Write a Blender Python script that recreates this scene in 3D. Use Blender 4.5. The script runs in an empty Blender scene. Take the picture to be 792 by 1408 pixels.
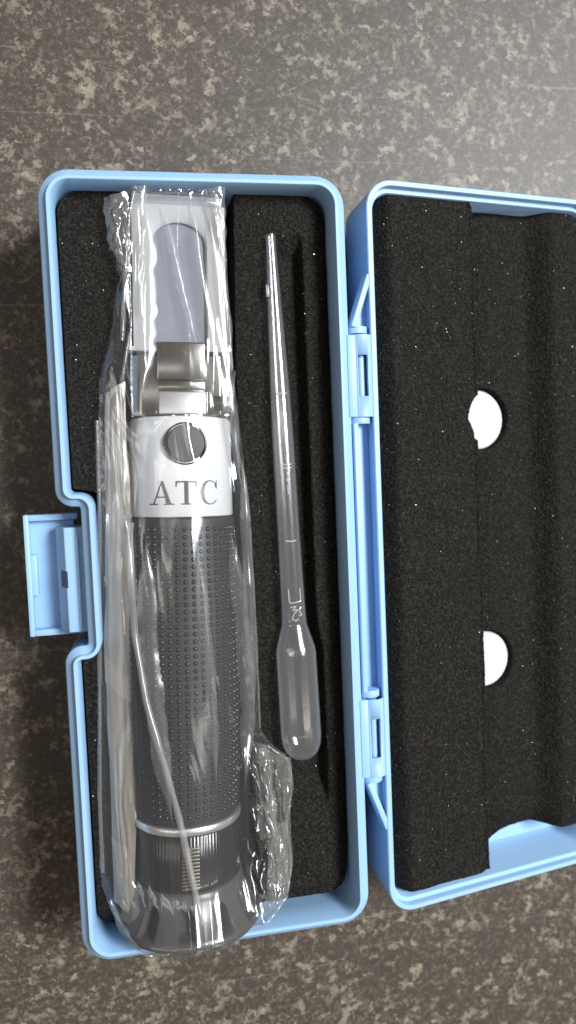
import bpy, bmesh, math, random
import numpy as np
from mathutils import Matrix, Vector, Euler

MM = 0.001
RIM = 33.5                      # height of the tray's rim ledge above the worktop, mm
random.seed(4); rng = np.random.default_rng(11)
scene = bpy.context.scene
COL = scene.collection

# ------------------------------------------------------------------ camera
cam_d = bpy.data.cameras.new('camera'); cam = bpy.data.objects.new('camera', cam_d); COL.objects.link(cam)
cam_d.sensor_fit = 'VERTICAL'; cam_d.sensor_height = 24.0; cam_d.lens = 24.0 * 1073.57 / 1408.0
cam_d.clip_start = 0.005; cam_d.clip_end = 20
cam.location = (-18.0847 * MM, 27.2311 * MM, (204.6885 + RIM) * MM)
cam.rotation_euler = (-0.0553, -0.1887, -0.042)
cam_d.dof.use_dof = True; cam_d.dof.focus_distance = 0.205; cam_d.dof.aperture_fstop = 7.5
scene.camera = cam

# ------------------------------------------------------------------ room light, plus added streak lamps
w = bpy.data.worlds.new('World'); scene.world = w; w.use_nodes = True
bg = w.node_tree.nodes['Background']; bg.inputs[0].default_value = (0.80, 0.65, 0.52, 1); bg.inputs[1].default_value = 0.23

def lamp(name, loc, target, sx, sy, power, col):
    d = bpy.data.lights.new(name, 'AREA'); d.shape = 'RECTANGLE'; d.size = sx; d.size_y = sy; d.energy = power; d.color = col
    o = bpy.data.objects.new(name, d); COL.objects.link(o); o.location = loc
    o.rotation_euler = (Vector(target) - Vector(loc)).to_track_quat('-Z', 'Y').to_euler()
    return o
lamp('ceiling_or_added_lamp', (1.08, 0.47, 1.75), (0, 0.05, 0), 0.80, 0.52, 78, (0.90, 0.95, 1.0))
lamp('ceiling_or_added_lamp', (-0.95, 0.2, 1.7), (-0.2, 0.2, 0), 0.07, 2.40, 3.2, (0.95, 0.97, 1.0))
lamp('ceiling_or_added_lamp', (-1.35, 0.0, 1.7), (0, 0, 0), 0.07, 1.30, 2.5, (1.0, 0.95, 0.88))  # added lamp, there to draw streak highlights on the bag film
lamp('ceiling_or_added_lamp', (1.15, -0.8, 1.9), (0.3, -0.8, 0), 0.10, 1.60, 2.8, (1.0, 0.95, 0.88))  # added lamp, there to put streaks on grip film and pipette bulb

scene.view_settings.view_transform = 'Standard'; scene.view_settings.look = 'None'
scene.view_settings.exposure = 0.0; scene.view_settings.gamma = 1.0; scene.view_settings.use_curve_mapping = False
cy = scene.cycles
cy.use_denoising = True; cy.max_bounces = 14; cy.transparent_max_bounces = 40; cy.transmission_bounces = 10
cy.diffuse_bounces = 5; cy.glossy_bounces = 6; cy.caustics_reflective = False; cy.caustics_refractive = False
cy.volume_bounces = 4; cy.sample_clamp_indirect = 6.0

# ------------------------------------------------------------------ materials
class NT:
    def __init__(s, name):
        s.m = bpy.data.materials.new(name); s.m.use_nodes = True; s.t = s.m.node_tree; s.t.nodes.clear()
        s.out = s.n('ShaderNodeOutputMaterial')
    def n(s, typ, ins=None, **kw):
        nd = s.t.nodes.new(typ)
        for k, v in kw.items(): setattr(nd, k, v)
        for k, v in (ins or {}).items():
            if hasattr(v, 'is_output') or isinstance(v, bpy.types.NodeSocket): s.t.links.new(v, nd.inputs[k])
            else: nd.inputs[k].default_value = v
        return nd
    def surf(s, sock): s.t.links.new(sock, s.out.inputs['Surface']); return s.m
    def co(s, scale=(1, 1, 1), rot=(0, 0, 0), loc=(0, 0, 0)):
        c = s.n('ShaderNodeTexCoord'); mp = s.n('ShaderNodeMapping', {'Scale': scale, 'Rotation': rot, 'Location': loc})
        s.t.links.new(c.outputs['Object'], mp.inputs['Vector']); return mp.outputs[0]
    def noise(s, co, scale, detail=3, rough=0.5, dist=0.0):
        return s.n('ShaderNodeTexNoise', {'Vector': co, 'Scale': scale, 'Detail': detail, 'Roughness': rough, 'Distortion': dist}).outputs['Fac']
    def ramp(s, fac, stops, interp='LINEAR'):
        r = s.n('ShaderNodeValToRGB', {'Fac': fac}); cr = r.color_ramp; cr.interpolation = interp
        while len(cr.elements) < len(stops): cr.elements.new(0.5)
        for e, (p, c) in zip(cr.elements, stops): e.position = p; e.color = (*c, 1) if len(c) == 3 else c
        return r.outputs[0]
    def mix(s, f, a, b, mode='MIX'):
        x = s.n('ShaderNodeMixRGB', {'Fac': f, 'Color1': a, 'Color2': b}); x.blend_type = mode; return x.outputs[0]
    def math(s, op, a, b=0.0):
        return s.n('ShaderNodeMath', {0: a, 1: b}, operation=op).outputs[0]
    def bump(s, h, strength, dist=MM):
        return s.n('ShaderNodeBump', {'Height': h, 'Strength': strength, 'Distance': dist}).outputs[0]
    def bsdf(s, **kw):
        return s.n('ShaderNodeBsdfPrincipled', {k.replace('_', ' '): v for k, v in kw.items()}).outputs[0]

def g3(v): return (v, v, v)
def m_worktop():
    k = NT('mottled_laminate'); co = k.co()
    warp = k.n('ShaderNodeTexNoise', {'Vector': co, 'Scale': 620, 'Detail': 4, 'Roughness': 0.65}).outputs['Color']
    def warped(a): return k.n('ShaderNodeVectorMath', {0: co, 1: k.n('ShaderNodeVectorMath', {0: warp, 'Scale': a}, operation='SCALE').outputs[0]}, operation='ADD').outputs[0]
    c2 = warped(0.0034); c3 = warped(0.0016)
    big = k.noise(c2, 70, 3, 0.55); mid = k.noise(c2, 290, 3, 0.58); sml = k.noise(c3, 760, 4, 0.62)
    vr = k.n('ShaderNodeSeparateColor', {0: k.n('ShaderNodeTexVoronoi', {'Vector': c2, 'Scale': 620, 'Randomness': 1.0}).outputs['Color']}).outputs
    f = k.math('ADD', k.math('MULTIPLY', mid, 0.72), k.math('ADD', k.math('MULTIPLY', vr[0], 0.14), k.math('MULTIPLY', big, 0.14)))
    flake = k.ramp(f, [(0.552, g3(0)), (0.585, g3(0.6)), (0.65, g3(1))])
    crumb = k.ramp(k.math('ADD', k.math('MULTIPLY', sml, 0.8), k.math('MULTIPLY', big, 0.2)), [(0.53, g3(0)), (0.585, g3(0.75))])
    fine = k.noise(co, 1700, 3, 0.65)
    base = k.ramp(k.math('ADD', k.math('MULTIPLY', sml, 0.55), k.math('MULTIPLY', fine, 0.45)), [(0.32, (0.038, 0.0285, 0.021)), (0.5, (0.068, 0.053, 0.040)), (0.68, (0.112, 0.089, 0.068))])
    light = k.mix(vr[2], (0.170, 0.143, 0.104, 1), (0.30, 0.26, 0.196, 1))
    c = k.mix(crumb, base, k.mix(vr[1], (0.098, 0.079, 0.058, 1), (0.185, 0.154, 0.114, 1)))
    c = k.mix(flake, c, light)
    c = k.mix(0.55, c, k.ramp(fine, [(0.3, g3(0.72)), (0.7, g3(1.0))]), 'MULTIPLY')
    # fine scratches
    sc = None
    for a, so in ((0.10, 0.0), (1.25, 3.1), (2.5, 7.7)):
        n1 = k.noise(k.co(scale=(9, 700, 1), rot=(0, 0, a), loc=(so, so, 0)), 1.0, 1, 0.4, 0.0)
        q = k.ramp(n1, [(0.735, g3(0)), (0.77, g3(0.5))])
        sc = q if sc is None else k.mix(1.0, sc, q, 'ADD')
    c = k.mix(k.math('MULTIPLY', sc, 0.45), c, (0.30, 0.29, 0.27, 1))
    rough = k.math('ADD', k.math('MULTIPLY', fine, 0.16), 0.40)
    return k.surf(k.bsdf(Base_Color=c, Roughness=rough, Specular_IOR_Level=0.45, Normal=k.bump(k.noise(co, 2600, 2), 0.15, 0.2 * MM)))
def m_blue():
    k = NT('blue_moulded_plastic'); co = k.co()
    c = k.mix(k.noise(co, 60, 3), (0.305, 0.50, 0.75, 1), (0.335, 0.53, 0.77, 1))
    return k.surf(k.bsdf(Base_Color=c, Roughness=0.42, Specular_IOR_Level=0.5, Normal=k.bump(k.noise(co, 3800, 2), 0.10, 0.15 * MM),
        Subsurface_Weight=0.12, Subsurface_Radius=(0.5, 0.8, 1.0), Subsurface_Scale=0.0012))
def m_foam():
    k = NT('black_open_cell_foam'); co = k.co()
    v = k.n('ShaderNodeTexVoronoi', {'Vector': co, 'Scale': 1350}).outputs['Distance']
    n = k.noise(co, 900, 4, 0.7)
    h = k.math('ADD', v, n)
    c = k.ramp(k.math('MULTIPLY', h, 0.7), [(0.3, (0.006, 0.0054, 0.0046)), (0.62, (0.0125, 0.0112, 0.0094)), (0.95, (0.027, 0.0243, 0.0205))])
    return k.surf(k.bsdf(Base_Color=c, Roughness=0.9, Specular_IOR_Level=0.08, Normal=k.bump(h, 0.6, 0.4 * MM)))
def m_glint():
    k = NT('foam_membrane'); return k.surf(k.bsdf(Base_Color=(0.13, 0.12, 0.11, 1), Roughness=0.24, Specular_IOR_Level=0.8))
def film(name, haze, ior, rough, tint=(0.97, 0.97, 0.97, 1), hazecol=(0.86, 0.87, 0.88, 1), bump=0.0, bs=900, milk=0):
    k = NT(name)
    nrm = {}
    if bump: nrm = {'Normal': k.bump(k.noise(k.co(scale=(1, 0.35, 1)), bs, 2), bump, 0.3 * MM)}
    tr = k.n('ShaderNodeBsdfTransparent', {'Color': tint}).outputs[0]
    di = k.n('ShaderNodeBsdfDiffuse', {'Color': hazecol}).outputs[0]
    tl = k.n('ShaderNodeBsdfTranslucent', {'Color': hazecol}).outputs[0]
    hz = k.n('ShaderNodeMixShader', {0: 0.45, 1: di, 2: tl}).outputs[0]
    a = k.n('ShaderNodeMixShader', {0: haze, 1: tr, 2: hz}).outputs[0]
    gl = k.n('ShaderNodeBsdfAnisotropic', {'Color': (1, 1, 1, 1), 'Roughness': rough, **nrm}).outputs[0]
    geo = k.n('ShaderNodeNewGeometry').outputs['Backfacing']      # a thin sheet reflects alike from both sides
    io = k.n('ShaderNodeMapRange', {'Value': geo, 'To Min': ior, 'To Max': 1.0 / ior}).outputs[0]
    fr = k.n('ShaderNodeFresnel', {'IOR': io, **nrm}).outputs[0]
    if milk:
        vs = k.n('ShaderNodeVolumeScatter', {'Color': (0.93, 0.96, 1.0, 1), 'Density': milk}).outputs[0]
        k.t.links.new(vs, k.out.inputs['Volume'])
    return k.surf(k.n('ShaderNodeMixShader', {0: fr, 1: a, 2: gl}).outputs[0])
def plain(name, col, rough, metal=0.0, spec=0.5, nb=0.0, ns=1500, var=0.0, **kw):
    k = NT(name); co = k.co()
    c = (*col, 1)
    if var: c = k.mix(k.noise(co, ns * 0.3, 4, 0.6), tuple(x * (1 - var) for x in col) + (1,), tuple(min(1, x * (1 + var)) for x in col) + (1,))
    if nb: kw['Normal'] = k.bump(k.noise(co, ns, 3), nb, 0.2 * MM)
    return k.surf(k.bsdf(Base_Color=c, Roughness=rough, Metallic=metal, Specular_IOR_Level=spec, **kw))
M = dict(
    top=m_worktop(), blue=m_blue(), foam=m_foam(), glint=m_glint(),
    bag=film('clear_bag_film', 0.045, 1.65, 0.12, bump=0.05, bs=500),
    fold=film('creased_bag_film', 0.17, 1.65, 0.13, hazecol=(0.84, 0.80, 0.75, 1), bump=0.05, bs=600),
    veil=film('milky_bag_film', 0.10, 1.55, 0.20, hazecol=(0.88, 0.88, 0.88, 1)),
    seam=film('rolled_bag_seam', 0.34, 1.7, 0.16, hazecol=(0.80, 0.79, 0.77, 1)),
    sheet=film('doubled_film_warm_sheen', 0.55, 1.65, 0.16, hazecol=(0.66, 0.585, 0.49, 1)),  # doubled film; its warm colour stands for the room reflected in the flap
    pip=film('clear_pipette_plastic', 0.012, 1.75, 0.15, hazecol=(0.80, 0.83, 0.88, 1), milk=95),
    mark=film('raised_pipette_mark', 0.55, 1.6, 0.15),
    rubber=plain('black_rubber', (0.022, 0.022, 0.023), 0.48, nb=0.15, ns=2500, var=0.2),
    eyerubber=plain('charcoal_rubber', (0.068, 0.065, 0.063), 0.34, nb=0.1, ns=2500, var=0.15),
    gloss=plain('black_gloss_plastic', (0.014, 0.014, 0.015), 0.17, var=0.2),
    silver=plain('satin_silver_paint', (0.74, 0.74, 0.74), 0.32, metal=0.1, nb=0.04, ns=5000, var=0.03),
    chrome=plain('polished_metal', (0.30, 0.285, 0.255), 0.20, metal=1.0, nb=0.02, ns=900),
    bright=plain('bright_metal', (0.80, 0.80, 0.80), 0.30, metal=0.85),
    dark=plain('dark_steel', (0.16, 0.15, 0.15), 0.30, metal=0.8, nb=0.05, ns=2500),
    highlight_metal=plain('warm_highlight_metal', (0.24, 0.215, 0.17), 0.38, metal=0.8),  # metal colour for the made-up ribs that imitate a highlight
    ink=plain('dark_grey_ink', (0.085, 0.080, 0.078), 0.35, metal=0.3),
    plate=plain('frosted_white_plastic', (0.70, 0.70, 0.70), 0.40, Transmission_Weight=0.35, IOR=1.3, var=0.05, ns=500),
    window=plain('smoky_prism_window', (0.25, 0.26, 0.305), 0.10, spec=0.9, var=0.16, ns=420),
    card=plain('white_paper', (0.58, 0.575, 0.56), 0.85, nb=0.12, ns=1800, var=0.06),
)

# ------------------------------------------------------------------ mesh helpers (all in mm)
class MB:
    def __init__(s): s.v = []; s.f = []
    def add(s, vs, fs):
        o = len(s.v); s.v += [tuple(map(float, p)) for p in vs]; s.f += [tuple(i + o for i in f) for f in fs]; return s
    def box(s, x0, x1, y0, y1, z0, z1):
        return s.add([(x0, y0, z0), (x1, y0, z0), (x1, y1, z0), (x0, y1, z0), (x0, y0, z1), (x1, y0, z1), (x1, y1, z1), (x0, y1, z1)],
                     [(3, 2, 1, 0), (4, 5, 6, 7), (0, 1, 5, 4), (1, 2, 6, 5), (2, 3, 7, 6), (3, 0, 4, 7)])
    def prism(s, poly, z0, z1):                         # poly CCW in xy
        n = len(poly)
        return s.add([(x, y, z0) for x, y in poly] + [(x, y, z1) for x, y in poly],
                     [tuple(range(n - 1, -1, -1)), tuple(range(n, 2 * n))] + [(i, (i + 1) % n, n + (i + 1) % n, n + i) for i in range(n)])
    def prism_y(s, poly, y0, y1):                       # poly in xz
        n = len(poly)
        return s.add([(x, y0, z) for x, z in poly] + [(x, y1, z) for x, z in poly],
                     [tuple(range(n)), tuple(range(2 * n - 1, n - 1, -1))] + [(i, n + i, n + (i + 1) % n, (i + 1) % n) for i in range(n)])
    def loft(s, loops, cap0=True, cap1=True, closed=True):
        n = len(loops[0]); vs = [p for l in loops for p in l]; fs = []
        for a in range(len(loops) - 1):
            for i in range(n if closed else n - 1):
                j = (i + 1) % n
                fs.append((a * n + i, a * n + j, (a + 1) * n + j, (a + 1) * n + i))
        if cap0: fs.append(tuple(range(n - 1, -1, -1)))
        if cap1: fs.append(tuple((len(loops) - 1) * n + i for i in range(n)))
        return s.add(vs, fs)
    def lathe_y(s, prof, seg=64, rf=None, cap0=True, cap1=True, cx=0, cz=0):     # prof: (y, r)
        loops = []
        for y, r in prof:
            lp = []
            for i in range(seg):
                a = 2 * math.pi * i / seg; rr = r + (rf(y, a) if rf else 0)
                lp.append((cx + rr * math.sin(a), y, cz + rr * math.cos(a)))
            loops.append(lp)
        return s.loft(loops, cap0, cap1)
    def tube(s, pts, r, seg=8):
        P = [Vector(p) for p in pts]; loops = []
        for i, p in enumerate(P):
            d = (P[min(i + 1, len(P) - 1)] - P[max(i - 1, 0)]).normalized()
            u = d.cross(Vector((0, 0, 1)))
            u = u.normalized() if u.length > 1e-4 else Vector((1, 0, 0)); v = u.cross(d)
            loops.append([tuple(p + (u * math.cos(2 * math.pi * k / seg) + v * math.sin(2 * math.pi * k / seg)) * r) for k in range(seg)])
        return s.loft(loops)
    def build(s, name, mat, parent=None, bevel=0.0, bseg=2, ang=35, fix=True, loc=None):
        me = bpy.data.meshes.new(name)
        me.from_pydata([(x * MM, y * MM, z * MM) for x, y, z in s.v], [], s.f)
        bm = bmesh.new(); bm.from_mesh(me)
        if fix: bmesh.ops.recalc_face_normals(bm, faces=bm.faces)
        if bevel:
            es = [e for e in bm.edges if len(e.link_faces) == 2 and e.calc_face_angle(0) > math.radians(30)]
            bmesh.ops.bevel(bm, geom=es, offset=bevel * MM, segments=bseg, profile=0.5, affect='EDGES', clamp_overlap=True)
        bm.to_mesh(me); bm.free()
        for p in me.polygons: p.use_smooth = True
        me.set_sharp_from_angle(angle=math.radians(ang))
        me.materials.append(M[mat])
        o = bpy.data.objects.new(name, me); COL.objects.link(o)
        if parent is not None: o.parent = parent
        if loc: o.location = Vector(loc) * MM
        return o
def grid_obj(name, X, Y, Z, mat, parent=None, kind=None, ang=180):
    nv, nu = X.shape
    me = bpy.data.meshes.new(name)
    V = np.stack([X, Y, Z], -1).reshape(-1, 3) * MM
    i = np.arange(nv * nu).reshape(nv, nu)
    F = np.stack([i[:-1, :-1], i[:-1, 1:], i[1:, 1:], i[1:, :-1]], -1).reshape(-1, 4)
    me.from_pydata(V.tolist(), [], F.tolist())
    for p in me.polygons: p.use_smooth = True
    if ang < 180: me.set_sharp_from_angle(angle=math.radians(ang))
    me.materials.append(M[mat])
    o = bpy.data.objects.new(name, me); COL.objects.link(o); o.parent = parent
    if kind: o['kind'] = kind
    return o
def empty(name, loc=(0, 0, 0), rot=(0, 0, 0)):
    o = bpy.data.objects.new(name, None); COL.objects.link(o); o.location = Vector(loc) * MM; o.rotation_euler = rot
    o.empty_display_size = 0.01
    return o
def tag(o, label=None, cat=None, group=None, kind=None):
    for k, v in (('label', label), ('category', cat), ('group', group), ('kind', kind)):
        if v: o[k] = v
    return o
def rounded(pts, radii, inset=0.0, seg=8):
    """CCW rectilinear outline, each corner an arc, offset inwards."""
    n = len(pts); out = []
    P = [Vector(p) for p in pts]
    def eo(i):
        a, b = P[i], P[(i + 1) % n]; d = (b - a).normalized(); nn = Vector((-d.y, d.x)); return a + nn * inset, d
    for i in range(n):
        a0, d0 = eo((i - 1) % n); a1, d1 = eo(i)
        cr = d0.x * d1.y - d0.y * d1.x
        t = ((a1.x - a0.x) * d1.y - (a1.y - a0.y) * d1.x) / cr; c = a0 + d0 * t
        r = radii[i] - inset if cr > 0 else radii[i] + inset
        r = max(r, 0.25)
        n0 = Vector((-d0.y, d0.x)) * (1 if cr > 0 else -1)
        ctr = c - d0 * r + n0 * r
        st = -n0
        for k in range(seg + 1):
            th = (math.pi / 2) * k / seg * (1 if cr > 0 else -1)
            q = Vector((st.x * math.cos(th) - st.y * math.sin(th), st.x * math.sin(th) + st.y * math.cos(th)))
            out.append((ctr.x + q.x * r, ctr.y + q.y * r))
    return out
def vnoise(x, y, seed=0, n=64):
    """Gradient noise, about -1..1, sampled on a turned lattice."""
    x = np.asarray(x, float); y = np.asarray(y, float)
    x, y = 0.857 * x - 0.515 * y + seed * 1.37, 0.515 * x + 0.857 * y + seed * 0.71
    g = np.random.default_rng(seed).random((n, n)) * 2 * np.pi; gx, gy = np.cos(g), np.sin(g)
    xi = np.floor(x).astype(int); yi = np.floor(y).astype(int); fx = x - xi; fy = y - yi
    u = fx * fx * fx * (fx * (fx * 6 - 15) + 10); v = fy * fy * fy * (fy * (fy * 6 - 15) + 10)
    def d(a, b): return gx[(xi + a) % n, (yi + b) % n] * (fx - a) + gy[(xi + a) % n, (yi + b) % n] * (fy - b)
    return 1.6 * ((d(0, 0) * (1 - u) + d(1, 0) * u) * (1 - v) + (d(0, 1) * (1 - u) + d(1, 1) * u) * v)
def sstep(a, b, x): t = np.clip((x - a) / (b - a), 0, 1); return t * t * (3 - 2 * t)

# ------------------------------------------------------------------ worktop
wt = MB().add([(-1500, -1500, 0), (1500, -1500, 0), (1500, 1500, 0), (-1500, 1500, 0)], [(0, 1, 2, 3)]).build('worktop', 'top')
tag(wt, 'mottled grey brown laminate worktop under the blue case', 'worktop', kind='structure')

# ------------------------------------------------------------------ the blue case
W2, L2 = 39.25, 102.5
case = tag(empty('carry_case'), 'open sky blue hinged plastic case lined with black foam', 'case')
TP = [(-W2, -L2), (W2, -L2), (W2, L2), (-W2, L2), (-W2, 18.2), (-33.2, 18.2), (-33.2, -17.7), (-W2, -17.7)]
TR = [8, 8, 8, 8, 4.6, 0.7, 0.7, 4.6]
prof = [(2.6, 0.0), (1.5, 0.3), (1.0, 1.2), (0.15, 31.6), (0.0, 32.2), (0.25, 32.6), (1.85, 33.5), (2.0, 33.65), (2.05, 34.5), (2.2, 34.75), (3.0, 34.75), (3.2, 34.5), (3.5, 26), (4.0, 3.5), (4.8, 2.2)]
tray = MB().loft([[(x, y, z) for x, y in rounded(TP, TR, d)] for d, z in prof]).build('tray', 'blue', case, ang=50)

TH = 0.1859; LX, LZ, LD = W2 + 6.2539, RIM - 1.0742, 18.5
LW = 78.5
lidm = Euler((0, TH, 0)).to_matrix()
LP = [(0, -L2), (LW, -L2), (LW, L2), (0, L2)]
prof = [(4.0, -LD), (2.6, -LD + 0.5), (2.0, -LD + 1.6), (0.2, -1.0), (0.0, -0.3), (0.25, 0.0), (1.35, 0.0), (1.5, -0.2), (1.6, -2.0), (2.7, -2.1), (2.9, -2.4), (3.5, -LD + 3), (4.4, -LD + 1.8)]
lid = MB().loft([[(x, y, z) for x, y in rounded(LP, [8] * 4, d)] for d, z in prof]).build('lid', 'blue', case, ang=50)
lid.location = (LX * MM, 0, LZ * MM); lid.rotation_euler = (0, TH, 0)

# ribs moulded on the lid's hinge side (lid frame: u across, v along, n up)
def rib_poly(a, b, wd):
    d = Vector((b[0] - a[0], b[1] - a[1])).normalized(); n = Vector((-d.y, d.x)) * wd / 2
    return [(a[0] + n.x, a[1] + n.y), (a[0] - n.x, a[1] - n.y), (b[0] - n.x, b[1] - n.y), (b[0] + n.x, b[1] + n.y)]
def ccw(p):
    return p if sum(p[i][0] * p[(i + 1) % len(p)][1] - p[(i + 1) % len(p)][0] * p[i][1] for i in range(len(p))) > 0 else p[::-1]
for sg in (1, -1):
    MB().prism(ccw(rib_poly((-4.9, sg * 62.9), (0.4, sg * 77.0), 1.6)), -3.6, -0.2).build('hinge_gusset', 'blue', lid, 0.25)
    MB().prism(ccw([(-4.6, sg * 62.6), (0.6, sg * 62.6), (0.6, sg * 75.5)]), -5.0, -3.4).build('gusset_web', 'blue', lid, 0.2)
    for y in (62.2, 37.9):
        c = [(-2.9 + 3.0 * math.cos(a), -3.1 + 3.0 * math.sin(a)) for a in np.linspace(math.radians(200), math.radians(-10), 15)]
        MB().prism_y([(0.8, -8.5), (-5.8, -8.5)] + c + [(0.8, -1.0)], sg * y - 0.95, sg * y + 0.95).build('hinge_arm', 'blue', lid, 0.35)
MB().box(-5.95, -4.55, -37.2, 37.2, -8.5, -0.15).build('hinge_rail', 'blue', lid, 0.3)
MB().box(-4.7, 0.6, -37.2, 37.2, -7.6, -4.6).build('hinge_web', 'blue', lid, 0.2)
MB().box(-2.9, -2.6, -37.0, 37.0, -4.7, -4.2).build('hinge_web_ridge', 'blue', lid, 0.1)

# hinge barrels on the tray, each with a slot that shows the pin
for yc in (49.8, -50.3):
    b = MB(); R, cx, cz = 3.25, 42.85, RIM - 3.1
    ys = [-11.1, -11.0, -5.5, 5.6, 11.0, 11.1]
    angs = np.linspace(math.radians(-95), math.radians(200), 48)
    def ring(y, r): return [(cx + r * math.cos(a), yc + y, cz + r * math.sin(a)) for a in angs]
    rr = [R - .15, R, R, R, R, R - .15]
    loops = [ring(y, r) for y, r in zip(ys, rr)]; n = len(angs)
    vs = [p for l in loops for p in l]; fs = []
    for a in range(len(ys) - 1):
        for i in range(n - 1):
            am = math.degrees((angs[i] + angs[i + 1]) / 2)
            if a == 2 and 60 < am < 118: continue
            fs.append((a * n + i, a * n + i + 1, (a + 1) * n + i + 1, (a + 1) * n + i))
    b.add(vs, fs)
    o = b.build('hinge_barrel', 'blue', case, ang=40)
    sm = o.modifiers.new('wall', 'SOLIDIFY'); sm.thickness = 0.8 * MM; sm.offset = -1
    MB().lathe_y([(yc - 10.8, 1.25), (yc + 10.8, 1.25)], 24, cx=cx - 0.1, cz=cz + 0.2).build('hinge_pin', 'blue', case)
    MB().box(38.6, 40.9, yc - 11.0, yc + 11.0, RIM - 7, RIM - 0.35).build('hinge_bridge', 'blue', case, 0.2)

# latch: bracket on the notch wall and the flap that swings from it
latch = empty('latch', (-33.2, 0, RIM - 10)); latch.parent = case
bz = 0.0
MB().prism_y([(-7.6, -1.0), (-4.9, 5.0), (0.4, 5.0), (0.4, -3.0), (-7.0, -3.0)], -14.9, 12.7).build('latch_bracket', 'blue', latch, 0.25)
MB().prism_y([(-2.1, 4.9), (-2.1, 5.35), (-1.3, 5.35), (-1.3, 4.9)], -13.2, 10.6).build('latch_bracket_ridge', 'blue', latch, 0.1)
MB().prism_y([(-6.5, 1.55), (-5.0, 5.04), (-4.5, 5.04), (-5.4, 1.5)], -3.1, 1.3).build('latch_slot', 'rubber', latch)  # solid black insert stands for the shade inside the slot
fl = empty('latch_flap', (0, 0, 0)); fl.parent = latch
def fpart(nm, x0, x1, y0, y1, z0, z1, bv=0.25): return MB().box(x0, x1, y0, y1, z0, z1).build(nm, 'blue', fl, bv)
FZ = -4.5
fpart('flap_floor', -14.6, -3.0, -15.0, 14.6, FZ - 1.4, FZ)
fpart('flap_wall', -15.8, -14.4, -16.6, 16.2, FZ - 1.6, FZ + 3.2, 0.4)
fpart('flap_wall', -14.5, -1.8, 14.4, 16.15, FZ - 1.6, FZ + 3.1, 0.4)
fpart('flap_wall', -14.5, -1.8, -16.55, -14.8, FZ - 1.6, FZ + 3.1, 0.4)
fpart('catch_tab', -14.5, -12.9, -5.6, 5.4, FZ - 0.1, FZ + 2.8, 0.3)

# ------------------------------------------------------------------ foam
def foam_sheet(name, xl, xr, ys, nu, ztop, zbot, parent, rough=0.16, seed=3):
    """A foam block: rows run from xl(y) to xr(y); ztop(x, y) gives the cut surface."""
    nv = len(ys); Y = np.repeat(ys[:, None], nu, 1)
    A = np.array([xl(y) for y in ys]); B = np.array([xr(y) for y in ys])
    t = np.linspace(0, 1, nu)[None, :]
    X = A[:, None] * (1 - t) + B[:, None] * t
    Z = ztop(X, Y) + rough * (vnoise(X / 0.55, Y / 0.55, seed) + 0.8 * vnoise(X / 1.7, Y / 1.7, seed + 1)) + 0.35 * vnoise(X / 9, Y / 9, seed + 2)
    # skirts
    X = np.hstack([X[:, :1], X[:, :1], X, X[:, -1:], X[:, -1:]]); Y = np.hstack([Y[:, :1], Y[:, :1], Y, Y[:, -1:], Y[:, -1:]])
    edgeL, edgeR = Z[:, :1], Z[:, -1:]
    Z = np.hstack([np.full((nv, 1), zbot), edgeL - 0.6, Z, edgeR - 0.6, np.full((nv, 1), zbot)])
    X[:, 2] += 0.25; X[:, -3] -= 0.25
    X = np.vstack([X[:1], X, X[-1:]]); Y = np.vstack([Y[:1], Y, Y[-1:]]); Z = np.vstack([np.full((1, Z.shape[1]), zbot), Z, np.full((1, Z.shape[1]), zbot)])
    return grid_obj(name, X, Y, Z, 'foam', parent, ang=180), (X, Y, Z)
def glints(name, parent, xr, yr, zf, count, ok, size=(0.07, 0.19)):
    b = MB(); k = 0
    while k < count:
        x = random.uniform(*xr); y = random.uniform(*yr)
        if not ok(x, y): continue
        z = float(zf(np.array([[x]]), np.array([[y]]))[0, 0]) + 0.18
        r = random.uniform(*size) * (1.5 if random.random() < 0.06 else 1)
        q = Euler((random.gauss(0, 0.55), random.gauss(0, 0.55), random.uniform(0, 6))).to_matrix()
        nn = 5; vs = []
        for i in range(nn):
            a = 2 * math.pi * i / nn; rr = r * random.uniform(0.6, 1.1)
            vs.append(q @ Vector((rr * math.cos(a), rr * math.sin(a) * 0.8, 0)) + Vector((x, y, z)))
        b.add(vs, [tuple(range(nn))]); k += 1
    o = b.build(name, 'glint', parent, fix=False); o['kind'] = 'stuff'; return o

FT = RIM - 6.5
def corner_x(y, y0, y1, r):
    if y > y1 - r: d = y - (y1 - r)
    elif y < y0 + r: d = (y0 + r) - y
    else: return 0.0
    return r - math.sqrt(max(0.0, r * r - d * d))
def t_xl(y):
    base = -35.4 + corner_x(y, -96.9, 99.0, 6.0)
    n = float(sstep(-22.5, -20.6, y) * (1 - sstep(21.2, 23.0, y)))
    return base + n * 6.2
def t_xr(y):
    return 35.7 - corner_x(y, -96.9, 99.0, 6.5) - 1.0 * float(sstep(-80, -92, y))
def t_z(X, Y):
    ax = -10.8 + (Y + 97) * 0.0335
    hw = 14.6 + 4.5 * (1 - sstep(-86, -74, Y)) - 1.2 * sstep(20, 60, Y)
    slot = sstep(hw + 1.3, hw + 0.4, np.abs(X - ax))
    xc = 23.3 + 0 * Y
    gw = 4.6 + 1.6 * sstep(-15, -28, Y)
    groove = sstep(gw + 0.9, gw - 0.3, np.abs(X - xc)) * sstep(-72, -60, Y) * (1 - sstep(82, 90.5, Y))
    # edge rounding
    z = FT - 20.5 * slot - 4.2 * groove
    z = z - 1.6 * sstep(33.5, 36, X) - 1.5 * sstep(-92, -97, Y)
    return z
ys = np.unique(np.concatenate([np.linspace(-96.9, 99.0, 430), np.linspace(-96.9, -90, 30), np.linspace(92, 99, 30), np.linspace(-24, -19, 20), np.linspace(20, 24.5, 20)]))
foam1, _ = foam_sheet('foam_insert', t_xl, t_xr, ys, 190, t_z, 2.6, None)
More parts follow.
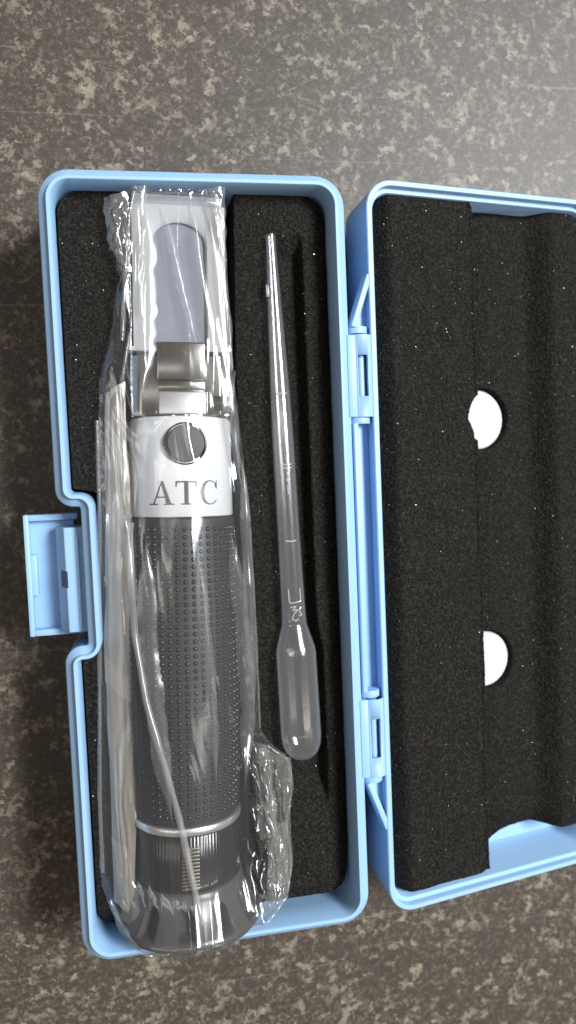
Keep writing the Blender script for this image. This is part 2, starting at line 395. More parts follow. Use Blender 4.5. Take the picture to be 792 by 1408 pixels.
tag(foam1, 'black foam insert with device slot and pipette groove in the case tray', 'foam insert')
def ok1(x, y):
    ax = -10.8 + (y + 97) * 0.0335
    return t_xl(y) + 0.6 < x < t_xr(y) - 0.6 and abs(x - ax) > 17
glints('foam_sparkle', foam1, (-36, 36), (-96, 98.5), t_z, 2600, ok1)

# lid foam, built in the lid frame
liner = empty('lid_foam'); 
CH = (35.2, 62.5)               # channel between the two ridges
HOLES = ((41.2, 37.8, 9.3), (41.5, -36.0, 9.0))
def l_xl(u_y): return 3.4 + corner_x(u_y, -98.2, 99.4, 3.2)
def l_xr(u_y): return 75.2 - corner_x(u_y, -98.2, 99.4, 5.5)
def l_z(X, Y):
    wob = 0.35 * np.sin(Y / 13.0) + 0.25 * np.sin(Y / 5.1 + 1)
    left = 1 - sstep(CH[0] - 0.35, CH[0] + 0.35, X + wob * 0.5)
    right = sstep(CH[1] - 5.5, CH[1] + 3.0, X)
    z = -8.4 + 6.7 * left + 5.4 * right - 0.9 * sstep(CH[0] + 9, CH[0] + 1, X) * (1 - left)
    z = z - 5.5 * (1 - sstep(3.5, 9.0, X)) ** 1.3
    z = z - 3.6 * sstep(-84.0, -94.0, Y) * (1 - left) * (1 - 0.6 * right)
    z = z - 1.0 * sstep(97.2, 99.4, Y) + 0.55 * np.exp(-((X + wob * 0.5 - CH[0] + 0.75) / 0.45) ** 2)
    def hole(h, xmin):
        d = h[2] - np.hypot(X - h[0], Y - h[1]); return sstep(-0.1, 0.45, np.minimum(d, X - xmin))
    m = np.maximum(hole(HOLES[0], CH[0] - 1.5 - 3.0 * sstep(33, 41, Y) * (1 - sstep(44, 47, Y))), hole(HOLES[1], CH[0] + 0.3))
    return z * (1 - m) - 12.0 * m
def lid_ys():
    return np.linspace(-98.2, 99.4, 680)
foam2 = None
def lid_foam():
    ys = lid_ys(); nu = 280; nv = len(ys); t = np.linspace(0, 1, nu)[None, :]
    A = np.array([l_xl(y) for y in ys])[:, None]; B = np.array([l_xr(y) for y in ys])[:, None]
    X = A * (1 - t) + B * t; Y = np.repeat(ys[:, None], nu, 1)
    # the channel is cut short in a curve at its lower end
    end = -98.2 + 6.0 * sstep(CH[0] + 1.5, CH[0] + 15.0, X) + 1.2 * sstep(CH[0] - 3.5, CH[0], X) * (1 - sstep(CH[1] - 8.0, CH[1] + 4.0, X))
    Y = 99.4 + (Y - 99.4) * (99.4 - end) / (99.4 + 98.2)
    Z = l_z(X, Y) + 0.15 * (vnoise(X / .55, Y / .55, 21) + .8 * vnoise(X / 1.7, Y / 1.7, 22)) + 0.4 * vnoise(X / 9, Y / 11, 23)
    zb = -LD + 2.1
    X = np.hstack([X[:, :1], X, X[:, -1:]]); Y = np.hstack([Y[:, :1], Y, Y[:, -1:]])
    Z = np.hstack([np.full((nv, 1), zb), Z, np.full((nv, 1), zb)])
    X = np.vstack([X[:1], X, X[-1:]]); Y = np.vstack([Y[:1] - 0.2, Y, Y[-1:]]); Z = np.vstack([np.full((1, Z.shape[1]), zb), Z, np.full((1, Z.shape[1]), zb)])
    return grid_obj('foam_insert', X, Y, Z, 'foam')
bpy.data.objects.remove(liner)
foam2 = lid_foam()
foam2.location = lid.location; foam2.rotation_euler = lid.rotation_euler
tag(foam2, 'black foam insert with long channel and two round holes in the case lid', 'foam insert')
def ok2(x, y):
    return l_xl(y) + .6 < x < l_xr(y) - .6 and all((x - a) ** 2 + (y - b) ** 2 > (r + .6) ** 2 for a, b, r in HOLES) and y > -92
glints('foam_sparkle', foam2, (4, 75), (-97, 99), l_z, 3800, ok2)
for (a, b, r), lb in zip(HOLES, ('white round pad in the lid foam hole opposite the device hinge', 'white round pad in the lid foam hole opposite the pipette bulb')):
    pd = MB().loft([[(x * q, y * q, z) for x, y in [(math.cos(i * math.pi / 24), math.sin(i * math.pi / 24)) for i in range(48)]] for q, z in ((r - .8, 0), (r - .45, 0.2), (r - .45, 1.3), (r - .8, 1.6))]).build('white_pad', 'card')
    pd.location = lid.location + lidm @ (Vector((a, b, -11.9)) * MM); pd.rotation_euler = lid.rotation_euler
    tag(pd, lb, 'pad', 'white pads in the lid foam')

# ------------------------------------------------------------------ refractometer
DX0, DY0 = -10.9, -97.0
AZ0, AZ1, DL = -8.0, -13.0, 194.0
dev = tag(empty('refractometer', (DX0, DY0, RIM + AZ0), (math.atan2(AZ1 - AZ0, DL), 0, -math.atan2(6.4, DL))),
          'handheld optical device with black dotted grip and silver collar, inside the clear bag', 'refractometer')
def groove(y, a):
    v = 0.0
    for k in range(11):
        c = math.radians(-6 + 32.727 * k); d = (a - c + math.pi) % (2 * math.pi) - math.pi
        wd = math.radians(7.6); s0, s1 = 2.2, 9.6
        du = max(0.0, 1 - abs(d) / wd) if abs(d) < wd else 0
        e = max(0.0, (y - (s1 - 2.2)) / 2.2); q = math.hypot(d / wd, e) if y > s1 - 2.2 else abs(d) / wd
        if s0 < y < s1 and q < 1: v = max(v, min(1.0, (1 - q) * 6.0) * min(1, (y - s0) / 0.8))
    return -4.5 * v
pf = [(0.0, 15.0), (0.0, 18.6), (0.25, 19.6), (0.9, 20.1), (1.8, 20.0), (2.2, 19.85)]
for s_ in np.linspace(2.5, 10.4, 30): pf.append((s_, 19.75 - 4.4 * (s_ - 2.5) / 7.9 - 0.5 * math.sin((s_ - 2.5) / 7.9 * math.pi)))
pf += [(11.2, 15.1), (12.4, 14.9), (13.0, 14.4)]
MB().lathe_y(pf, 264, groove).build('eyecup', 'eyerubber', dev, ang=60)
MB().lathe_y([(13.0, 14.0), (13.2, 14.5), (27.6, 14.2), (28.0, 13.9)], 4 * 96, lambda y, a: 0.07 * math.cos(96 * a) if 13.1 < y < 27.8 else 0).build('focus_sleeve', 'gloss', dev, ang=60)
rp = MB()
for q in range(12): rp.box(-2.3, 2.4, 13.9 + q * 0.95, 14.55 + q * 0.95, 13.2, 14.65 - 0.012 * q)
rp.build('ribbed_highlight', 'highlight_metal', dev, 0.15)  # ribs added to stand in for a warm reflection on the sleeve
MB().lathe_y([(28.0, 13.8), (28.2, 14.7), (28.6, 14.95), (29.8, 14.95), (30.2, 14.7), (30.4, 13.8)], 96).build('trim_ring', 'bright', dev)
def grip_r(s): return 14.2 + 1.1 * math.sin(math.pi * min(1, max(0, (s - 28) / 86.0)))
pf = [(30.4, 13.6), (30.5, grip_r(31) - .2)] + [(s_, grip_r(s_)) for s_ in np.linspace(31, 110.4, 40)] + [(111.0, 13.5)]
MB().lathe_y(pf, 96).build('grip', 'rubber', dev)
dm = MB()
for i, s_ in enumerate(np.arange(33.0, 109.6, 1.92)):
    for k in range(44):
        a = 2 * math.pi * k / 44
        if math.cos(a) < -0.15: continue
        r = grip_r(s_); rd = 0.72
        o = Vector((math.sin(a), 0, math.cos(a))); tt = Vector((math.cos(a), 0, -math.sin(a))); yy = Vector((0, 1, 0)); c = o * r + yy * s_
        vs = []
        for ph, hh in ((0.0, -0.05), (0.75, 0.34)):
            for j in range(6):
                q = rd * math.cos(ph) ; vs.append(c + (tt * math.cos(j * math.pi / 3) + yy * math.sin(j * math.pi / 3)) * q + o * hh)
        vs.append(c + o * 0.52)
        dm.add(vs, [(j, (j + 1) % 6, 6 + (j + 1) % 6, 6 + j) for j in range(6)] + [(6 + j, 6 + (j + 1) % 6, 12) for j in range(6)])
dots = dm.build('grip_dots', 'gloss', dev, ang=80, fix=False); dots['kind'] = 'stuff'
SR = lambda s: 14.0 - 0.25 * (s - 111) / 26.0
collar = MB().lathe_y([(111.0, 13.3), (111.15, 13.8), (111.5, 14.0), (136.2, SR(136)), (137.0, SR(137) - .4), (137.3, 12.5)], 96).build('collar', 'silver', dev)
# lettering wrapped round the collar
def quad(b, pts, lift, nx=5, ny=3):
    (x0, y0), (x1, y1), (x2, y2), (x3, y3) = pts
    vs = []; 
    for j in range(ny + 1):
        for i in range(nx + 1):
            u, v = i / nx, j / ny
            x = (x0 * (1 - u) + x1 * u) * (1 - v) + (x3 * (1 - u) + x2 * u) * v
            y = (y0 * (1 - u) + y1 * u) * (1 - v) + (y3 * (1 - u) + y2 * u) * v
            r = SR(y) + lift; vs.append((x, y, math.sqrt(r * r - x * x)))
    b.add(vs, [(j * (nx + 1) + i, j * (nx + 1) + i + 1, (j + 1) * (nx + 1) + i + 1, (j + 1) * (nx + 1) + i) for j in range(ny) for i in range(nx)])
LS, LH = 114.3, 6.1
def letter(kind, x0, x1):
    b = MB(); Wd = x1 - x0; n = [0]
    def q(*p):
        n[0] += 1; quad(b, [(x0 + u * Wd, LS + v * LH) for u, v in p], 0.03 + 0.006 * n[0])
    if kind == 'A':
        q((0.13, 0.05), (0.20, 0.05), (0.52, 0.98), (0.46, 0.98)); q((0.66, 0.05), (0.87, 0.05), (0.55, 1.0), (0.44, 1.0)); q((0.25, 0.30), (0.72, 0.30), (0.70, 0.36), (0.28, 0.36))
        q((0.0, 0.0), (0.33, 0.0), (0.33, 0.055), (0.0, 0.055)); q((0.55, 0.0), (1.0, 0.0), (1.0, 0.055), (0.55, 0.055))
    if kind == 'T':
        q((0.40, 0.03), (0.60, 0.03), (0.60, 0.97), (0.40, 0.97)); q((0.24, 0.0), (0.76, 0.0), (0.76, 0.055), (0.24, 0.055)); q((0.0, 0.93), (1.0, 0.93), (1.0, 1.0), (0.0, 1.0))
        q((0.0, 0.74), (0.04, 0.74), (0.10, 0.95), (0.0, 0.95)); q((0.96, 0.74), (1.0, 0.74), (1.0, 0.95), (0.90, 0.95))
    if kind == 'C':
        A = np.linspace(math.radians(48), math.radians(318), 22)
        def pt(a, o):
            th = 0.055 + 0.16 * max(0, -math.cos(a)) ** 1.2
            rx, ry = 0.52, 0.52
            return (0.53 + (rx - (0 if o else th)) * math.cos(a), 0.5 + (ry - (0 if o else th * 0.75)) * math.sin(a))
        for a0, a1 in zip(A[:-1], A[1:]): quad(b, [(x0 + u * Wd, LS + v * LH) for u, v in (pt(a0, 1), pt(a1, 1), pt(a1, 0), pt(a0, 0))], 0.035, 1, 1)
        q((0.86, 0.66), (0.93, 0.66), (0.93, 1.02), (0.89, 1.02)); q((0.80, 0.80), (0.90, 0.66), (0.93, 0.70), (0.88, 0.92))
    return b.build('letter_' + kind.lower(), 'ink', collar, fix=False)
for o, (kd, a, c) in zip('ATC', (('A', -8.6, -2.4), ('T', -2.1, 3.4), ('C', 4.2, 9.1))): letter(kd, a, c)
# adjusting screw under its dark cap
def disc_z(name, x, y, rings, mat, seg=48):
    return MB().loft([[(x + r * math.cos(2 * math.pi * i / seg), y + r * math.sin(2 * math.pi * i / seg), z) for i in range(seg)] for r, z in rings]).build(name, mat, dev)
disc_z('screw_seat', 0.6, 130.0, [(5.5, 11.0), (5.5, 14.0), (5.35, 14.1), (5.1, 14.1), (5.05, 13.2)], 'gloss')
disc_z('screw_cap', 0.75, 130.05, [(4.85, 12.5), (4.85, 14.35), (4.6, 14.65), (0.5, 14.75)], 'dark')
# metal prism head
MB().prism_y([(-13.2, -9), (13.2, -9), (13.2, 6.5), (10.5, 8.8), (-10.5, 8.8), (-13.2, 6.5)], 137.4, 153.6).build('prism_block', 'chrome', dev, 0.5, 3)
MB().box(-6.3, 6.6, 146.5, 156.6, 6.0, 10.2).build('prism_bridge', 'chrome', dev, 0.5, 3)
MB().prism_y([(-5.9, 5), (6.1, 5), (6.1, 11.2), (-5.9, 11.2)], 143.6, 146.4).build('clamp_step', 'chrome', dev, 0.3)
c = MB(); c.add([(-5.9, 137.6, 8), (6.2, 137.6, 8), (6.2, 143.5, 8), (-5.9, 143.5, 8), (-5.9, 137.6, 13.0), (6.2, 137.6, 13.0), (6.2, 143.5, 12.4), (-5.9, 143.5, 12.4)],
      [(3, 2, 1, 0), (4, 5, 6, 7), (0, 1, 5, 4), (1, 2, 6, 5), (2, 3, 7, 6), (3, 0, 4, 7)])
c.build('clamp_block', 'bright', dev, 0.35, 3)
b = MB(); b.loft([[(x, 140.8 + 2.3 * math.cos(k * math.pi / 12), 7.6 + 2.3 * math.sin(k * math.pi / 12)) for k in range(24)] for x in (8.5, 13.6)]); b.build('hinge_pin', 'dark', dev, 0.2)
# hinged cover plate with arched window over the prism
MB().box(-10.5, 10.5, 154.0, 190.5, -6.0, 6.8).build('prism', 'window', dev, 0.4)
inner, outer = [], []
def arch(n=64):
    p = []
    for i in range(20): p.append((6.9, 155.8 + 25.0 * i / 20))
    for i in range(25): a = math.pi * i / 24; p.append((6.9 * math.cos(a) , 180.8 + 6.6 * math.sin(a) ** 0.85 if 0 < i < 24 else 180.8))
    for i in range(19): p.append((-6.9, 180.8 - 25.0 * (i + 1) / 20))
    for i in range(12): p.append((-6.9 + 13.8 * i / 12, 155.8))
    return p
inner = arch(); ctr = Vector((0, 172.0))
for x, y in inner:
    d = Vector((x, y)) - ctr
    t = min((12.1 / abs(d.x)) if abs(d.x) > 1e-6 else 1e9, ((192.0 - 172.0) / d.y) if d.y > 1e-6 else 1e9, ((153.9 - 172.0) / d.y) if d.y < -1e-6 else 1e9)
    q = ctr + d * t; outer.append((q.x, q.y))
def L(p, z, k=0.0): return [(x + (0 - x) * k, y + (172 - y) * k, z) for x, y in p]
loops = [L(outer, 7.0), L(outer, 9.6, 0.0), L(outer, 10.0, 0.02), L(inner, 10.0, -0.06), L(inner, 9.5, 0.0), L(inner, 7.0)]
fr = MB().loft(loops + [loops[0]], False, False).build('cover_plate', 'plate', dev, ang=40)
MB().prism(ccw([(x * .995, y) for x, y in inner]), 7.1, 8.6).build('cover_window', 'window', fr)
MB().box(-13.2, -6.9, 153.9, 155.2, 7.4, 10.9).build('cover_hinge_rib', 'plate', fr, 0.3)
MB().box(6.9, 13.2, 153.9, 155.2, 7.4, 10.9).build('cover_hinge_rib', 'plate', fr, 0.3)
MB().box(-11.4, 11.4, 192.05, 194.6, 5.5, 9.2).build('cover_lip', 'mark', fr, 0.4)

# ------------------------------------------------------------------ pipette
ax0 = Vector((19.7, 88.1)); ax1 = Vector((22.6, -55.3)); PLn = (ax1 - ax0).length
pip = tag(empty('pipette', (19.7, 88.1, RIM - 4.6), (0, 0, math.atan2(ax1.y - ax0.y, ax1.x - ax0.x) + math.pi / 2)),
          'clear plastic transfer pipette with long stem and squeeze bulb beside the bagged device', 'pipette')
# local -y runs from tip to bulb
stem = [(0, 1.35), (-6, 1.45), (-14, 1.75), (-30, 2.3), (-44, 2.75), (-56, 2.95), (-80, 3.05), (-100, 3.3), (-105.2, 3.45)]
bulb = [(-105.2, 3.45), (-106.5, 3.8), (-111.8, 5.35), (-113.2, 5.55), (-120, 5.6), (-136.5, 5.65), (-139, 5.4), (-141.2, 4.6), (-142.6, 3.2), (-143.3, 1.5)]
def sm(pr, n=5):
    out = []
    for (a, r), (b_, q) in zip(pr[:-1], pr[1:]):
        for i in range(n): out.append((a + (b_ - a) * i / n, r + (q - r) * i / n))
    return out + [pr[-1]]
def wall(pr, th, end=False):
    o = sm(pr, 4); n = [(y, max(0.45, r_ - th)) for y, r_ in o]
    if end: n = [(max(y, pr[-1][0] + th), q) for y, q in n]
    return o, n[::-1]
o_, i_ = wall(stem, 0.75)
m = MB(); P = o_ + i_; m.lathe_y(P + [P[0]], 56, cap0=False, cap1=False); so = m.build('stem', 'pip', pip, ang=50)
o_, i_ = wall([(y - 0.02, q) for y, q in bulb] , 0.7, True)
m = MB(); m.lathe_y(o_, 64, cap0=False, cap1=True); m.lathe_y(i_, 64, cap0=True, cap1=False)
n_ = len(o_) * 64; m.f += [(k, (k + 1) % 64, n_ + (len(i_) - 1) * 64 + (k + 1) % 64, n_ + (len(i_) - 1) * 64 + k) for k in range(64)]
bo = m.build('bulb', 'pip', pip, ang=50)
MB().box(-2.15, -1.35, -16.4, -13.2, -0.4, 0.5).build('mould_nib', 'mark', pip, 0.2)
def on_stem(x, y):
    for (a, r), (b_, q) in zip(stem[:-1], stem[1:]):
        if b_ <= y <= a: rr = r + (q - r) * (a - y) / (a - b_); break
    else: rr = 3.4
    return math.sqrt(max(0.05, rr * rr - x * x))
def stroke(name, pts, r=0.2): 
    out = []
    for (x0, y0), (x1, y1) in zip(pts[:-1], pts[1:]):
        for i in range(4): x = x0 + (x1 - x0) * i / 4; y = y0 + (y1 - y0) * i / 4; out.append((x, y, on_stem(x, y)))
    out.append((pts[-1][0], pts[-1][1], on_stem(*pts[-1])))
    return MB().tube(out, r, 6).build(name, 'mark', so)
for y in (-42.3, -61.3, -62.2, -82.0): stroke('graduation_mark', [(-1.5, y), (0, y - .15), (1.3, y)], 0.24)
stroke('embossed_figure', [(-0.2, -63.6), (0.4, -64.6), (-0.3, -65.6), (0.5, -66.4), (-0.1, -67.0), (0, -69.5)])
stroke('embossed_figure', [(0.0, -56.5), (0.8, -57.2), (0.1, -57.9), (0.9, -58.6)])
stroke('embossed_figure', [(-1.6, -95.2), (-1.6, -98.4), (-1.2, -99.0), (1.6, -98.6), (1.5, -95.0)])
stroke('embossed_figure', [(-1.3, -100.2), (0.2, -99.8), (-0.9, -101.0), (0.6, -100.8), (-0.6, -102.0), (-1.1, -103.2), (-0.2, -103.9), (0.6, -103.4)])
stroke('embossed_figure', [(1.5, -100.2), (0.9, -101.2), (1.7, -102.3), (0.8, -102.6)])

# ------------------------------------------------------------------ plastic bag
bag = tag(empty('plastic_bag', (-10, -97, RIM - 5)), 'crumpled clear plastic bag wrapped round the dotted optical device', 'bag')
LB = [(99.6, -15.0, -3), (98.2, -16.5, -3.0), (97.6, -21.5, -3.5), (95.7, -23.3, -4), (84, -22.3, -2.8), (78, -19.3, -2.2), (72.9, -21.3, -2.6), (60, -23.8, -3.0), (49, -27.0, -3.6), (17, -28.9, -3.2), (-20.8, -31.3, -3.2), (-79, -33.8, -3.0), (-88, -32.5, -3), (-92.5, -29.5, -1), (-96.5, -24.5, 1.0), (-98.6, -18, 2.0), (-99.6, -12, 2.4)]
RB = [(99.6, 6.0, -2.0), (98.9, 8.0, -1.6), (96.6, 7.0, -1.5), (86, 5.8, -2.5), (73, 7.1, -3), (54, 7.7, -3.5), (42, 8.7, -3.5), (31, 9.4, -3.5), (15, 10.8, -4), (-24, 11.3, -4.5), (-46, 11.3, -4.5), (-49.5, 13.0, -4), (-53.5, 18.3, -3.6), (-56, 19.2, -3.6), (-63, 19.6, -3.6), (-72, 17.2, -3.6), (-85, 18.3, -3.2), (-91, 16.6, -1.6), (-95, 11.5, 0.5), (-98, 4.5, 2.0), (-99.6, -8, 2.4)]
def interp(tab, y, c):
    t = sorted(tab); return np.interp(y, [q[0] for q in t], [q[c] for q in t])
def axis_x(y): return DX0 + (y - DY0) * 6.4 / DL
def axis_z(y): return AZ0 + (y - DY0) * (AZ1 - AZ0) / DL
def obstacle(X, Y):
    s = Y - DY0; t = X - axis_x(Y)
    r = np.interp(s, [-0.5, 0.0, 1, 2.5, 8, 12, 28, 30, 70, 111, 137, 138], [12, 19.4, 20.2, 20, 17.0, 14.9, 14.6, 15.2, 15.9, 14.6, 14.3, 10])
    z = axis_z(Y) + np.sqrt(np.clip(r * r - t * t, 0, None))
    zb = axis_z(Y) + np.interp(s, [136, 137.2, 137.5, 143.5, 146, 157, 158, 193, 196], [0, 0, 13.4, 12.9, 11.6, 11.2, 10.6, 10.3, 9.0])
    zb = np.where(np.abs(t) < 12.6, np.where(np.abs(t) < 6.6, zb, np.minimum(zb, axis_z(Y) + 10.3)), -30)
    zb = np.where((s > 137.2) & (s < 195), zb, -30)
    z = np.where((np.abs(t) < r) & (s > -0.3) & (s < 137.4), z, -30)
    return np.maximum(np.maximum(z, zb), -6.0) + 0.35
NU, NV = 190, 560
yy = np.linspace(-99.6, 99.6, NV); yy = yy + 0.0
Yg = np.repeat(yy[:, None], NU, 1)
t = np.linspace(0, 1, NU)[None, :]
xl = interp(LB, yy, 1); xr = interp(RB, yy, 1)
ker = np.ones(5) / 5
def smooth1(a, k=2):
    for _ in range(k): a = np.convolve(np.pad(a, 2, mode='edge'), ker, 'valid')
    return a
xl0 = smooth1(xl, 3); xr0 = np.maximum(smooth1(xr, 3), xl0 + 0.8)
xi0 = smooth1(xl, 60); xi1 = np.maximum(smooth1(xr, 60), xi0 + 0.8)
wl = (1 - t) ** 5; wr_ = t ** 5                          # only the border follows the ragged outline closely
Xg = xi0[:, None] * (1 - t) + xi1[:, None] * t + (xl0 - xi0 + 0.35 * vnoise(yy / 5.0, yy * 0, 31))[:, None] * wl + (xr0 - xi1 + 0.35 * vnoise(yy / 5.5, yy * 0, 33))[:, None] * wr_
xl, xr = Xg[:, 0], Xg[:, -1]
OB = obstacle(Xg, Yg)
Z = np.maximum(OB, interp(LB, yy, 2)[:, None] * (1 - t) + interp(RB, yy, 2)[:, None] * t)
Z[:, 0] = interp(LB, yy, 2); Z[:, -1] = interp(RB, yy, 2)
Z[0] = 2.3; Z[-1] = np.maximum(OB[-1], -2.5)
for it in range(900):
    A = 0.5 * (0.62 * (Z[1:-1, :-2] + Z[1:-1, 2:]) + 0.38 * (Z[:-2, 1:-1] + Z[2:, 1:-1]))
    Z[1:-1, 1:-1] = np.maximum(A, OB[1:-1, 1:-1])
free = np.clip((Z - OB) / 3.0, 0, 1)
edge = sstep(0, 0.07, t) * (1 - sstep(0.93, 1, t)) * np.ones_like(Xg)
# long creases and folds that run down the bag
wx = Xg + 2.2 * vnoise(Xg / 16, Yg / 30, 41) + 0.06 * Yg
def ridged(a): return (1 - np.abs(a)) ** 2
cre = 0.95 * ridged(vnoise(wx / 5.5, Yg / 48, 42) * 1.6) + 0.30 * ridged(vnoise(wx / 3.0, Yg / 30, 43) * 1.5)
cre += 0.35 * vnoise(wx / 8, Yg / 14, 44)
body = (0.24 + 0.76 * free)
top = sstep(40, 62, Yg)
bot = 1 - sstep(-72, -60, Yg)
flat = top * sstep(12.5, 9.5, np.abs(Xg - axis_x(Yg)))
dZ = cre * body * (0.75 + 0.35 * top) * (1 - 0.5 * flat) * (1 - 0.65 * bot)
# pleats that fan over the eyecup
s_ = Yg - DY0; tt = Xg - axis_x(Yg)
fan = ridged(vnoise(np.arctan2(tt, 14 + 0 * tt) * 4.0 + 0.02 * Yg, Yg / 40, 45) * 1.7)
dZ += bot * fan * 0.6 * (0.4 + 0.6 * free)
# crumpled bunch beside the sleeve
cr = sstep(5.5, 9.5, Xg - 0 * Yg) * (1 - sstep(-50, -46, Yg))
u1 = Xg * .8 + Yg * .35 + 1.5 * vnoise(Xg / 5, Yg / 5, 46); u2 = -Xg * .5 + Yg * .5 + 1.5 * vnoise(Xg / 4, Yg / 6, 47)
tri = lambda a: np.abs((a % 1.0) - 0.5) * 2
crum = 1.9 * tri(u1 / 4.6) + 1.5 * tri(u2 / 6.3 + .3) + 0.9 * tri((Xg + .2 * Yg) / 2.9 + vnoise(Xg / 6, Yg / 8, 48)) + 2.4 * np.maximum(0, vnoise(Xg / 6, Yg / 9, 49))
dZ += cr * crum * (0.35 + 0.65 * free)
tf = top * (np.abs(tt) > 9) 
dZ += tf * 0.7 * ridged(vnoise((wx + 0.1 * Yg) / 4.5, Yg / 24, 50) * 1.5) * (0.3 + 0.7 * free)
Z = Z + dZ * edge + 0.05 * vnoise(Xg / 3.5, Yg / 14.0, 51) * edge * (0.2 + 0.8 * free)
fil = grid_obj('film', Xg, Yg, Z + RIM, 'bag'); fil.parent = bag; fil.matrix_parent_inverse = Matrix.Translation(bag.location).inverted()
def child(o): o.parent = bag; o.matrix_parent_inverse = Matrix.Translation(bag.location).inverted(); return o
from bisect import bisect
def film_z(x, y):
    i = min(NV - 1, max(0, int(round((y + 99.6) / 199.2 * (NV - 1))))); j = min(NU - 1, max(0, int(round((x - xl[i]) / (xr[i] - xl[i]) * (NU - 1))))); return float(Z[i, j])
def resample(pts, n):
    P = np.array(pts, float); d = np.concatenate([[0], np.cumsum(np.linalg.norm(np.diff(P, axis=0), axis=1))]); q = np.linspace(0, d[-1], n)
    out = np.stack([np.interp(q, d, P[:, k]) for k in range(P.shape[1])], 1)
    for _ in range(6): out[1:-1] = (out[:-2] + out[1:-1] * 2 + out[2:]) / 4
    return out
def strip(name, path, width, mat, lift=0.35, n=120, curl=0.5):
    """A rolled edge or seam lying on the film: a narrow band with a raised middle."""
    P = resample(path, n); T = np.gradient(P, axis=0); T /= np.linalg.norm(T, axis=1)[:, None]; N = np.stack([-T[:, 1], T[:, 0]], 1)
    k = np.linspace(-1, 1, 9); wv = width / 2 * (1 + 0.18 * vnoise(np.linspace(0, 14, n), np.zeros(n), 77))
    if curl > 0.52: wv = wv * sstep(0, 0.22, np.linspace(0, 1, n)) * (1 - sstep(0.72, 1, np.linspace(0, 1, n))) + 0.02
    X = P[:, :1] + N[:, :1] * k[None] * wv[:, None]; Y = P[:, 1:2] + N[:, 1:] * k[None] * wv[:, None]
    zc = np.array([max(film_z(a, b_) for a, b_ in ((p[0], p[1]), (p[0] + .6, p[1]), (p[0] - .6, p[1]))) for p in P]); zc = smooth1(zc, 4)
    Zs = zc[:, None] + lift + curl * (1 - k[None] ** 2) + RIM
    return child(grid_obj(name, X, Y, Zs, mat))
strip('seam', [(-20.8, 13.5), (-21.3, 9.9), (-21.5, -1), (-21.3, -16), (-19.3, -33), (-15.6, -49), (-12.6, -62.6), (-10.2, -78.5), (-8.2, -90)], 1.7, 'seam')
strip('edge_fold', [(-28.0, 40), (-28.6, 17), (-30.6, -20), (-32.8, -60), (-33.0, -79)], 1.0, 'fold', 0.2)
strip('edge_fold', [(-18.5, 62), (-21.5, 48), (-22.8, 34), (-22.2, 18)], 1.0, 'fold', 0.3)
strip('edge_fold', [(10.4, 12), (9.2, 25), (6.2, 38), (8.0, 52)], 0.8, 'fold', 0.2)
strip('edge_fold', [(-20.5, 60), (-19.0, 76), (-17.0, 92), (-15.6, 97.5)], 1.1, 'fold', 0.3)
strip('edge_fold', [(-15.5, 96.8), (-5, 97.4), (4.6, 96.8)], 0.9, 'fold', 0.3)
strip('edge_fold', [(4.8, 97.0), (6.0, 84), (7.0, 66), (7.3, 52)], 0.9, 'fold', 0.2)
def flap(name, corners, nu=26, nv=40, bulge=1.2, wr=0.5, seed=1, mat='fold'):
    a, b_, c_, d = [np.array(q, float) for q in corners]
    u = np.linspace(0, 1, nu)[None, :, None]; v = np.linspace(0, 1, nv)[:, None, None]
    P = (a * (1 - u) + b_ * u) * (1 - v) + (d * (1 - u) + c_ * u) * v
    X, Y, Zf = P[..., 0], P[..., 1], P[..., 2]
    uu, vv = u[..., 0] * np.ones((nv, nu)), v[..., 0] * np.ones((nv, nu))
    ed = np.sin(np.pi * uu) * np.sin(np.pi * vv)
    X = X + 0.5 * vnoise(uu * 3, vv * 4, seed + 5); Y = Y + 0.4 * vnoise(uu * 3, vv * 3, seed + 6)
    Zf = Zf + bulge * np.sin(np.pi * uu) + wr * (tri(uu * 2.2 + vnoise(uu * 2, vv * 3, seed)) - .5 + 0.5 * vnoise(uu * 3, vv * 5, seed + 2)) * (0.3 + ed)
    return child(grid_obj(name, X, Y, Zf + RIM, mat))
flap('fold', [(-23.4, 96.2, -3.4), (-17.0, 97.5, -2.2), (-17.6, 84.5, -1.6), (-22.6, 84.0, -3.4)], seed=60)
flap('fold', [(-22.6, 84.2, -3.4), (-16.5, 85.0, -1.4), (-17.8, 75.0, -1.6), (-19.6, 74.6, -3.2)], seed=63)
flap('fold', [(-16.2, 99.0, -2.2), (-12.0, 98.6, -1.6), (-14.4, 66.0, -0.6), (-17.6, 68.0, -1.8)], nv=70, seed=66)
flap('fold', [(1.8, 98.2, -1.4), (7.8, 99.0, -0.8), (7.2, 84.0, -1.4), (4.2, 88.0, -1.2)], seed=70)
flap('fold', [(4.0, 92.0, -1.4), (7.0, 90.0, -1.4), (8.0, 56.0, -1.6), (5.2, 58.0, -1.0)], nv=70, seed=73)
flap('fold', [(8.0, -47.5, -1.8), (12.6, -49.0, -1.2), (13.8, -72.0, 1.2), (9.0, -74.0, 1.6)], nv=60, bulge=1.6, wr=1.3, seed=76)
flap('fold', [(11.0, -50.0, -2.2), (18.9, -54.0, -2.2), (17.4, -86.0, 0.2), (11.0, -88.0, 2.0)], nv=70, nu=40, bulge=1.0, wr=1.6, seed=80)
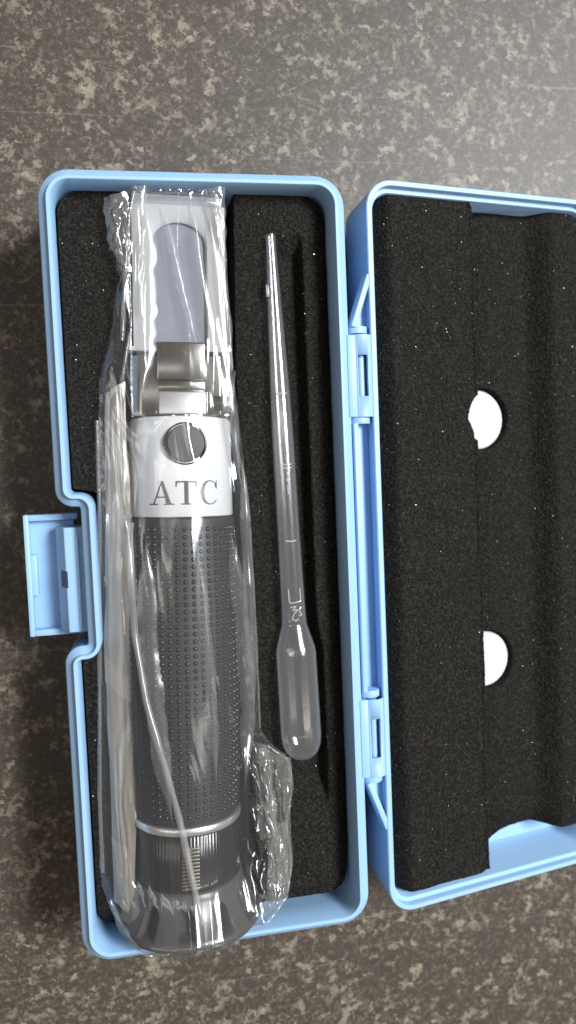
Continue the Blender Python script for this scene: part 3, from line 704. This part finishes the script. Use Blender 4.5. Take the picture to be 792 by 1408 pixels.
flap('fold', [(12.8, -70.0, 0.0), (17.0, -71.0, -1.6), (16.2, -92.0, 0.2), (8.5, -95.0, 3.0)], nv=60, bulge=1.2, wr=1.2, seed=84)
flap('fold', [(-30.5, -70, -3.2), (-26.0, -72, -0.2), (-23.0, -96.0, 2.6), (-28.0, -92.0, 0.0)], nv=60, bulge=0.8, wr=0.8, seed=88)
flap('inner_sheen_fold', [(-25.5, 47, -5.6), (-20.5, 50, -4.8), (-22.0, -36, -4.2), (-30.0, -29, -5.5)], nu=40, nv=120, bulge=0.9, wr=0.5, seed=92, mat='sheet')  # layer added to carry the warm reflected tone of the left flap
flap('inner_sheen_fold', [(-29.6, -22, -5.7), (-21.5, -30, -4.4), (-25.5, -93, -2.6), (-30.4, -88, -4.0)], nu=40, nv=120, bulge=0.9, wr=0.5, seed=95, mat='sheet')
strip('edge_fold', [(-31.5, -86), (-29, -92), (-24.0, -95.8), (-18, -98.0), (-10, -98.9), (2, -98.0), (10.5, -94.6), (15.6, -90.5)], 1.1, 'fold', 0.2)
strip('edge_fold', [(12.4, -49.6), (17.9, -54.2), (18.9, -62), (16.9, -72), (17.6, -84), (15.8, -90)], 0.9, 'fold', 0.2)
strip('edge_fold', [(10.4, 10), (10.8, -10), (10.8, -30), (10.8, -45)], 0.8, 'fold', 0.15)
for pth, wd in (([(-17, 11), (-18, -20), (-16, -50), (-14, -66)], 5.0), ([(4.6, 12), (7, -15), (7.6, -40), (5, -62)], 4.0), ([(-4.5, 9), (-3, -25), (-2.4, -58)], 3.0),
                ([(-12.6, 95), (-14, 62), (-16.5, 44)], 4.6), ([(3.2, 95), (4.8, 62), (6.2, 40), (8.6, 20)], 4.0), ([(-8.5, 94), (-5, 74), (-1.5, 57)], 2.6), ([(-1.0, 95), (0.5, 76), (2.6, 58)], 2.2),
                ([(9.4, 30), (9.2, 10), (9.3, -20), (9.2, -44)], 2.6), ([(-24, 44), (-25, 15), (-26.5, -25), (-28.5, -75)], 3.6)):
    strip('broad_fold', pth, wd, 'veil', 0.25, 160, 0.55)
